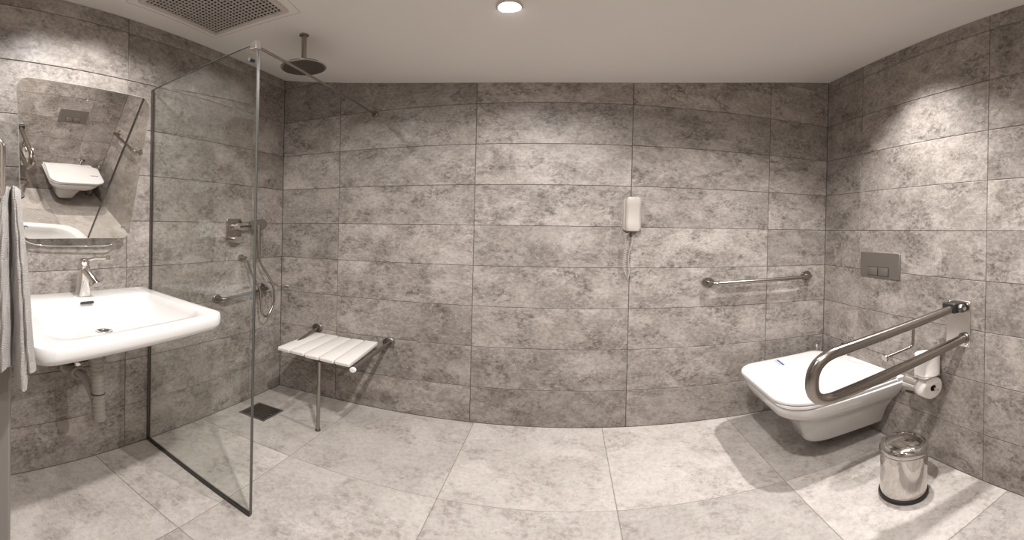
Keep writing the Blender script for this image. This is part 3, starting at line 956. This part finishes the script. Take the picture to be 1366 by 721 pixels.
# u: wall to front, v: near (towel) to far (glass)
BQ = [(XL - .001, .60), (-.983, .385), (-1.060, 1.125), (XL - .001, 1.285)]
def BR(z, iu0, iu1, iv0, iv1, r=(.01, .09, .10, .03), nn=8, zf=None):
    q = [Vector((*p, z)) for p in BQ]
    out = []
    for a, b_ in rquad(iu0, iu1, iv0, iv1, list(r), nn):
        p = bil(q, a, b_)
        if zf: p.z += zf(a, b_)
        out.append(p)
    return out
bm = B()
lip = lambda a, b_: -.004 * (1 - a)
rings = [
    BR(ZR - .12, .10, .55, .25, .75, (.05, .1, .1, .05)),
    BR(ZR - .115, .02, .70, .12, .88, (.02, .12, .12, .03)),
    BR(ZR - .09, .0, .86, .05, .95, (.01, .10, .10, .03)),
    BR(ZR - .072, 0, .965, .015, .985, (.01, .09, .10, .03)),
    BR(ZR - .060, 0, .99, .004, .996),
    BR(ZR - .040, 0, 1.0, 0, 1.0),
    BR(ZR - .012, 0, 1.0, 0, 1.0),
    BR(ZR - .003, 0, .995, .004, .996),
    BR(ZR, 0, .982, .014, .986),
    BR(ZR - .001, .0, .955, .045, .955, (.01, .09, .10, .03)),
    BR(ZR - .001, .215, .925, .085, .915, (.05, .12, .12, .05)),
    BR(ZR - .006, .225, .915, .093, .907, (.05, .12, .12, .05)),
    BR(ZR - .030, .235, .895, .105, .890, (.06, .12, .12, .06)),
    BR(ZR - .070, .250, .850, .135, .855, (.07, .14, .14, .07)),
    BR(ZR - .088, .275, .80, .175, .815, (.09, .14, .14, .09)),
    BR(ZR - .098, .34, .72, .28, .71, (.10, .12, .12, .10)),
    BR(ZR - .106, .44, .60, .44, .56, (.05, .05, .05, .05)),
]
loft(bm, rings)
ba = obj('basin', bm, M['ceramic'], t)
dc = bil([Vector((*p, ZR - .103)) for p in BQ], .545, .46)
bm = B(); lathe(bm, dc, (0, 0, 1), [(.032, -.002), (.033, .001), (.030, .003), (.022, .002), (.020, -.001), (.0, -.001)], 30)
dr = obj('drain', bm, M['chrome'], t)
bm = B(); lathe(bm, dc, (0, 0, 1), [(.0, -.0005), (.019, -.0005), (.019, .001), (.0, .001)], 24)
obj('drain_hole', bm, M['black'], dr)
ov = bil([Vector((*p, ZR - .020)) for p in BQ], .253, .455)
bm = B()
pr = rquad(-.030, .030, -.007, .007, .006, 4)
uy = Vector((0, 1, 0)); uz = Vector((-.35, 0, .94)); un_ = Vector((.94, 0, .35))
loft(bm, [[ov + uy * a + uz * b_ - un_ * .004 for a, b_ in pr], [ov + uy * a + uz * b_ + un_ * .004 for a, b_ in pr]])
obj('overflow_slot', bm, M['black'], t)

# basin tap
tx, ty = -1.675, .885
t = thing('basin_tap', 'chrome single lever tap on the back ledge of the white washbasin', 'tap', (tx, ty, ZR))
bm = B()
rings = []
for f, w_, d_, ox in ((0, .031, .026, 0), (.04, .030, .026, 0), (.4, .024, .023, .004), (.75, .021, .022, .006), (1, .022, .024, .008)):
    z_ = ZR - .001 + f * .175
    rings.append([(tx + ox + b_, ty + a, z_) for a, b_ in rquad(-w_, w_, -d_, d_, .010, 4)])
loft(bm, rings)
bd = obj('body', bm, M['chrome'], t)
bm = B()
tube(bm, smooth_path([(tx + .012, ty, ZR + .155), (tx + .035, ty + .003, ZR + .140), (tx + .075, ty + .006, ZR + .108), (tx + .100, ty + .008, ZR + .088)], 6), .016, 18, rf=lambda f: .021 - .003 * f)
obj('spout', bm, M['chrome'], t)
bm = B(); lathe(bm, (tx + .106, ty + .008, ZR + .083), (.78, .02, -.62), [(.0, -.006), (.0185, -.006), (.0185, .002), (.014, .003), (.0, .002)], 20)
obj('aerator', bm, M['steel'], t)
bm = B(); lathe(bm, (tx + .006, ty, ZR + .170), (.15, 0, 1), [(.023, 0), (.0245, .012), (.024, .032), (.018, .044), (.0, .047)], 28)
cpz = obj('cartridge_cap', bm, M['chrome'], t)
bm = B(); tube(bm, smooth_path([(tx + .012, ty + .010, ZR + .203), (tx + .035, ty + .035, ZR + .216), (tx + .055, ty + .060, ZR + .218), (tx + .072, ty + .078, ZR + .222)], 6), .0085, 14)
lv = obj('lever', bm, M['chrome'], t)
bm = B(); lathe(bm, (tx + .074, ty + .079, ZR + .215), (0, 0, 1), [(.0, -.006), (.010, -.004), (.011, .008), (.008, .018), (.0, .020)], 16)
obj('lever_tip', bm, M['chrome'], lv)
bm = B(); lathe(bm, (tx + .029, ty - .010, ZR + .190), Vector((.75, -.45, .1)), [(.0, -.004), (.010, -.003), (.011, .002), (.0, .004)], 18)
obj('indicator_button', bm, M['plastic'], cpz)

# waste trap under the basin
t = thing('basin_waste_trap', 'corrugated grey waste hose and dark valve bracket hanging under the washbasin', 'drain pipe', (-1.60, .88, .40))
bm = B()
def corr(f):
    return .027 + (.0022 * math.sin(f * 2 * PI * 24) if f > .25 else 0)
top_ = Vector((-1.55, .875, .930)); bot_ = Vector((-1.56, .905, .378))
pts = [top_.lerp(bot_, k / 200) for k in range(201)]
tube(bm, pts, .024, 18, rf=corr)
obj('corrugated_hose', bm, M['hose'], t)
bm = B()
tube(bm, smooth_path([(-1.715, .872, .592), (-1.68, .876, .592), (-1.64, .883, .570), (-1.60, .892, .515), (-1.575, .897, .468)], 8), .020, 16)
obj('branch_pipe', bm, M['hose'], t)
bm = B(); torus(bm, (-1.68, .876, .592), (.9, -.35, .05), .030, .008, 30, 10)
lathe(bm, (XL + .002, .872, .592), (1, 0, 0), [(.042, 0), (.042, .004), (.030, .010), (.028, .07), (.0, .072)], 28)
obj('wall_outlet', bm, M['hose'], t)
bm = B(); torus(bm, top_.lerp(bot_, .73), (bot_ - top_), .0275, .0035, 28, 8)
obj('hose_clip', bm, M['black'], t)
bm = B(); tube(bm, bend_path([(XL + .02, .77, .72), (-1.66, .80, .70), (-1.66, .90, .705), (-1.66, .955, .685), (XL + .02, .965, .69)], .02), .020, 12)
obj('valve_bracket', bm, M['black'], t)
bm = B(); box(bm, (XL + .003, .80, .625), (XL + .06, .95, .72))
obj('bracket_block', bm, M['black'], t, bevel=.006)
bm = B(); lathe(bm, (-1.64, .845, .672), (1, -.5, 0), [(.014, -.01), (.014, .02), (.010, .024), (.0, .025)], 16)
obj('valve', bm, M['chrome'], t)

# ------------------------------------------------------------------ tilting mirror
t = thing('tilting_mirror', 'frameless rounded mirror tilted forward from the left wall above the washbasin', 'mirror', (-1.70, .85, 1.38))
az, ti = -.055, .294
mn = Vector((math.cos(ti) * math.cos(az), math.cos(ti) * math.sin(az), -math.sin(ti)))
mp0 = Vector((-1.682, 1.06, 1.40))
camp = Vector((0, 0, CAM_Z))
my = Vector((-mn.y, mn.x, 0)).normalized(); mz = mn.cross(my); mz = mz if mz.z > 0 else -mz
MIR = [(-.440, -.040), (.066, -.040), (.034, .757), (-.532, .773)]   # (along my, along mz): bottom-near, bottom-far, top-far, top-near

def MQ(g_, off, rad=.05):
    out = []
    cx_ = sum(p[0] for p in MIR) / 4; cz_ = sum(p[1] for p in MIR) / 4
    q = [Vector((p[0], p[1], 0)) for p in MIR]
    for a, b_ in rquad(0, 1, 0, 1, [.07, .07, .09, .07], 8):
        p = bil(q, a, b_)
        w_ = Vector((cx_, cz_, 0)); d = p - w_; p = w_ + d * (1 - g_ / d.length)
        out.append(mp0 + my * p.x + mz * p.y + mn * off)
    return out
bm = B()
loft(bm, [MQ(.0015, -.006), MQ(0, -.005), MQ(0, -.001), MQ(.0025, -.0002)])
body = obj('mirror_back', bm, M['edge'], t)
bm = B()
vv = [bm.verts.new(p) for p in MQ(.0022, .0002)]
bm.faces.new(vv)
ex = bmesh.ops.extrude_face_region(bm, geom=bm.faces[:])
for v in [q for q in ex['geom'] if isinstance(q, bmesh.types.BMVert)]:
    v.co += mn * .0008
obj('mirror_glass', bm, M['mirror'], t, smooth=False)
MP = lambda a, b_, o_=0: mp0 + my * a + mz * b_ + mn * o_
for a, b_ in ((-.247, .706), (-.430, .028), (.024, .026)):
    bm = B(); lathe(bm, MP(a, b_, .001), mn, [(.0095, -.001), (.0095, .003), (.006, .007), (.0, .0075)], 18)
    obj('screw', bm, M['chrome'], t)
bm = B()
tube(bm, smooth_path([MP(-.435, -.028, -.010), MP(-.420, -.052, -.012), MP(-.375, -.075, -.012), MP(-.30, -.086, -.012), MP(-.18, -.090, -.012), MP(-.06, -.092, -.012), MP(-.02, -.088, -.012), MP(.005, -.068, -.012), MP(.030, -.036, -.010)], 6), .0045, 10)
obj('tilt_handle', bm, M['chrome'], t)
for a in (-.33, -.07):
    bm = B(); tube(bm, [MP(a, .01, -.008), Vector((XL, MP(a, .01).y, 1.42))], .010, 10)
    obj('pivot_bracket', bm, M['steel_dark'], t)
    bm = B(); tube(bm, [MP(a, .55, -.008), Vector((XL, MP(a, .55).y, 1.80))], .006, 10)
    obj('tilt_stay', bm, M['steel_dark'], t)

# ------------------------------------------------------------------ towel stand and towel, close on the left
TH = -1.036                                    # direction of the stand seen from the room's middle
rd = Vector((math.sin(TH - .1199), math.cos(TH - .1199), 0)); e1 = Vector((rd.y, -rd.x, 0))
rad0 = .885
def TP(px_, z_, dep=0.0):
    """Point of the towel sheet: px_ steps of 1.49 mm to the right of the stand's axis, dep towards the room."""
    a = (px_ - 69 + 0) * rad0 / S
    return rd * (rad0 - dep) + e1 * a + Vector((0, 0, z_))
ax_ = TP(-18, 0, -.03)
t = thing('towel_stand', 'grey metal towel stand with a chrome loop at the left edge of the view', 'towel stand', (ax_.x, ax_.y, 0))
bm = B(); obox(bm, TP(-16, .73, -.085), e1, rd, (0, 0, 1), .078, .03, 1.42)
obj('post', bm, M['jamb'], t, bevel=.004)
bm = B(); lathe(bm, TP(-16, 0, -.085), (0, 0, 1), [(.0, 0), (.14, 0), (.14, .010), (.13, .018), (.0, .018)], 40)
obj('base', bm, M['jamb'], t)
bm = B()
lz0, lz1 = 1.512, 1.664
pts = bend_path([TP(-70, lz1, .012), TP(4, lz1, .012), TP(4.5, lz0, .012), TP(-70, lz0, .012)], .022, 8)
tube(bm, pts, .0056, 14)
tube(bm, [TP(-70, lz1, .012), TP(-70, lz0, .012)], .0056, 12)
obj('loop', bm, M['chrome'], t)
bm = B(); tube(bm, [TP(-30, 1.42, -.085), TP(-30, lz1, -.085), TP(-30, lz1, .012)], .006, 10)
obj('neck', bm, M['chrome'], t)

bm = B()
KT = [-34, 0, 8, 11, 17, 24]; KB = [-40, 1, 11.5, 19, 38, 48.5]
KD = [0, .0, -.012, -.034, -.004, -.020]
BU = [.014, .010, -.008, .016, .013]
KZ = [1.06, 1.035, 1.055, 1.0, 1.0, 1.045]
nu, nv = 26, 44
top_z = 1.548
def sheet(back):
    rows_ = []
    for jv in range(nv + 1):
        v = jv / nv
        row = []
        for sgm in range(5):
            for iu in range(nu if sgm < 4 else nu + 1):
                f = iu / nu
                vv_ = min(1, v ** .8)
                ka = KT[sgm] + (KB[sgm] - KT[sgm]) * vv_; kb = KT[sgm + 1] + (KB[sgm + 1] - KT[sgm + 1]) * vv_
                px_ = ka + (kb - ka) * f + .8 * math.sin(v * 9 + sgm) * v
                d = KD[sgm] + (KD[sgm + 1] - KD[sgm]) * (f * f * (3 - 2 * f)) + BU[sgm] * math.sin(PI * f) * (.5 + .6 * v)
                d += .0025 * math.sin(v * 14 + sgm * 2 + f * 3) + .0012 * math.sin(v * 37 + f * 11)
                zb = KZ[sgm] if sgm != 3 and f < .97 else (KZ[sgm] if f < .97 else KZ[sgm + 1])
                if sgm == 0: zb = 1.06 - .02 * f
                if sgm == 1: zb = 1.04 + .015 * f
                if sgm == 2: zb = 1.05
                if sgm == 3: zb = .998 + .004 * math.sin(f * 6)
                if sgm == 4: zb = 1.045 - .004 * f
                tz = top_z - .012 * ((px_ - 14) / 12) ** 2 * (1 if px_ > 14 else .25) * (1 if v < .5 else 1)
                tz = max(tz, top_z - .03)
                z_ = tz + (zb - tz) * v
                if v < .07:
                    q = 1 - v / .07
                    d -= .022 * q * q
                if back:
                    d = min(d - .012, -.035 - .010 * math.sin(PI * f)) if v > .04 else d - .020
                row.append(bm.verts.new(TP(px_, z_, d)))
        rows_.append(row)
    return rows_
F_, K_ = sheet(False), sheet(True)
n = len(F_[0])
for jv in range(nv):
    for iu in range(n - 1):
        bm.faces.new((F_[jv][iu], F_[jv][iu + 1], F_[jv + 1][iu + 1], F_[jv + 1][iu]))
        bm.faces.new((K_[jv][iu], K_[jv + 1][iu], K_[jv + 1][iu + 1], K_[jv][iu + 1]))
    for e in (0, n - 1):
        bm.faces.new((F_[jv][e], F_[jv + 1][e], K_[jv + 1][e], K_[jv][e]))
for jv in (0, nv):
    for iu in range(n - 1):
        bm.faces.new((F_[jv][iu], F_[jv][iu + 1], K_[jv][iu + 1], K_[jv][iu]))
tw = obj('hand_towel', bm, M['towel'], loc=TP(5, 1.0, -.02))
tag(tw, 'off-white terry towel hanging in folds from the chrome loop left of the washbasin', 'towel')
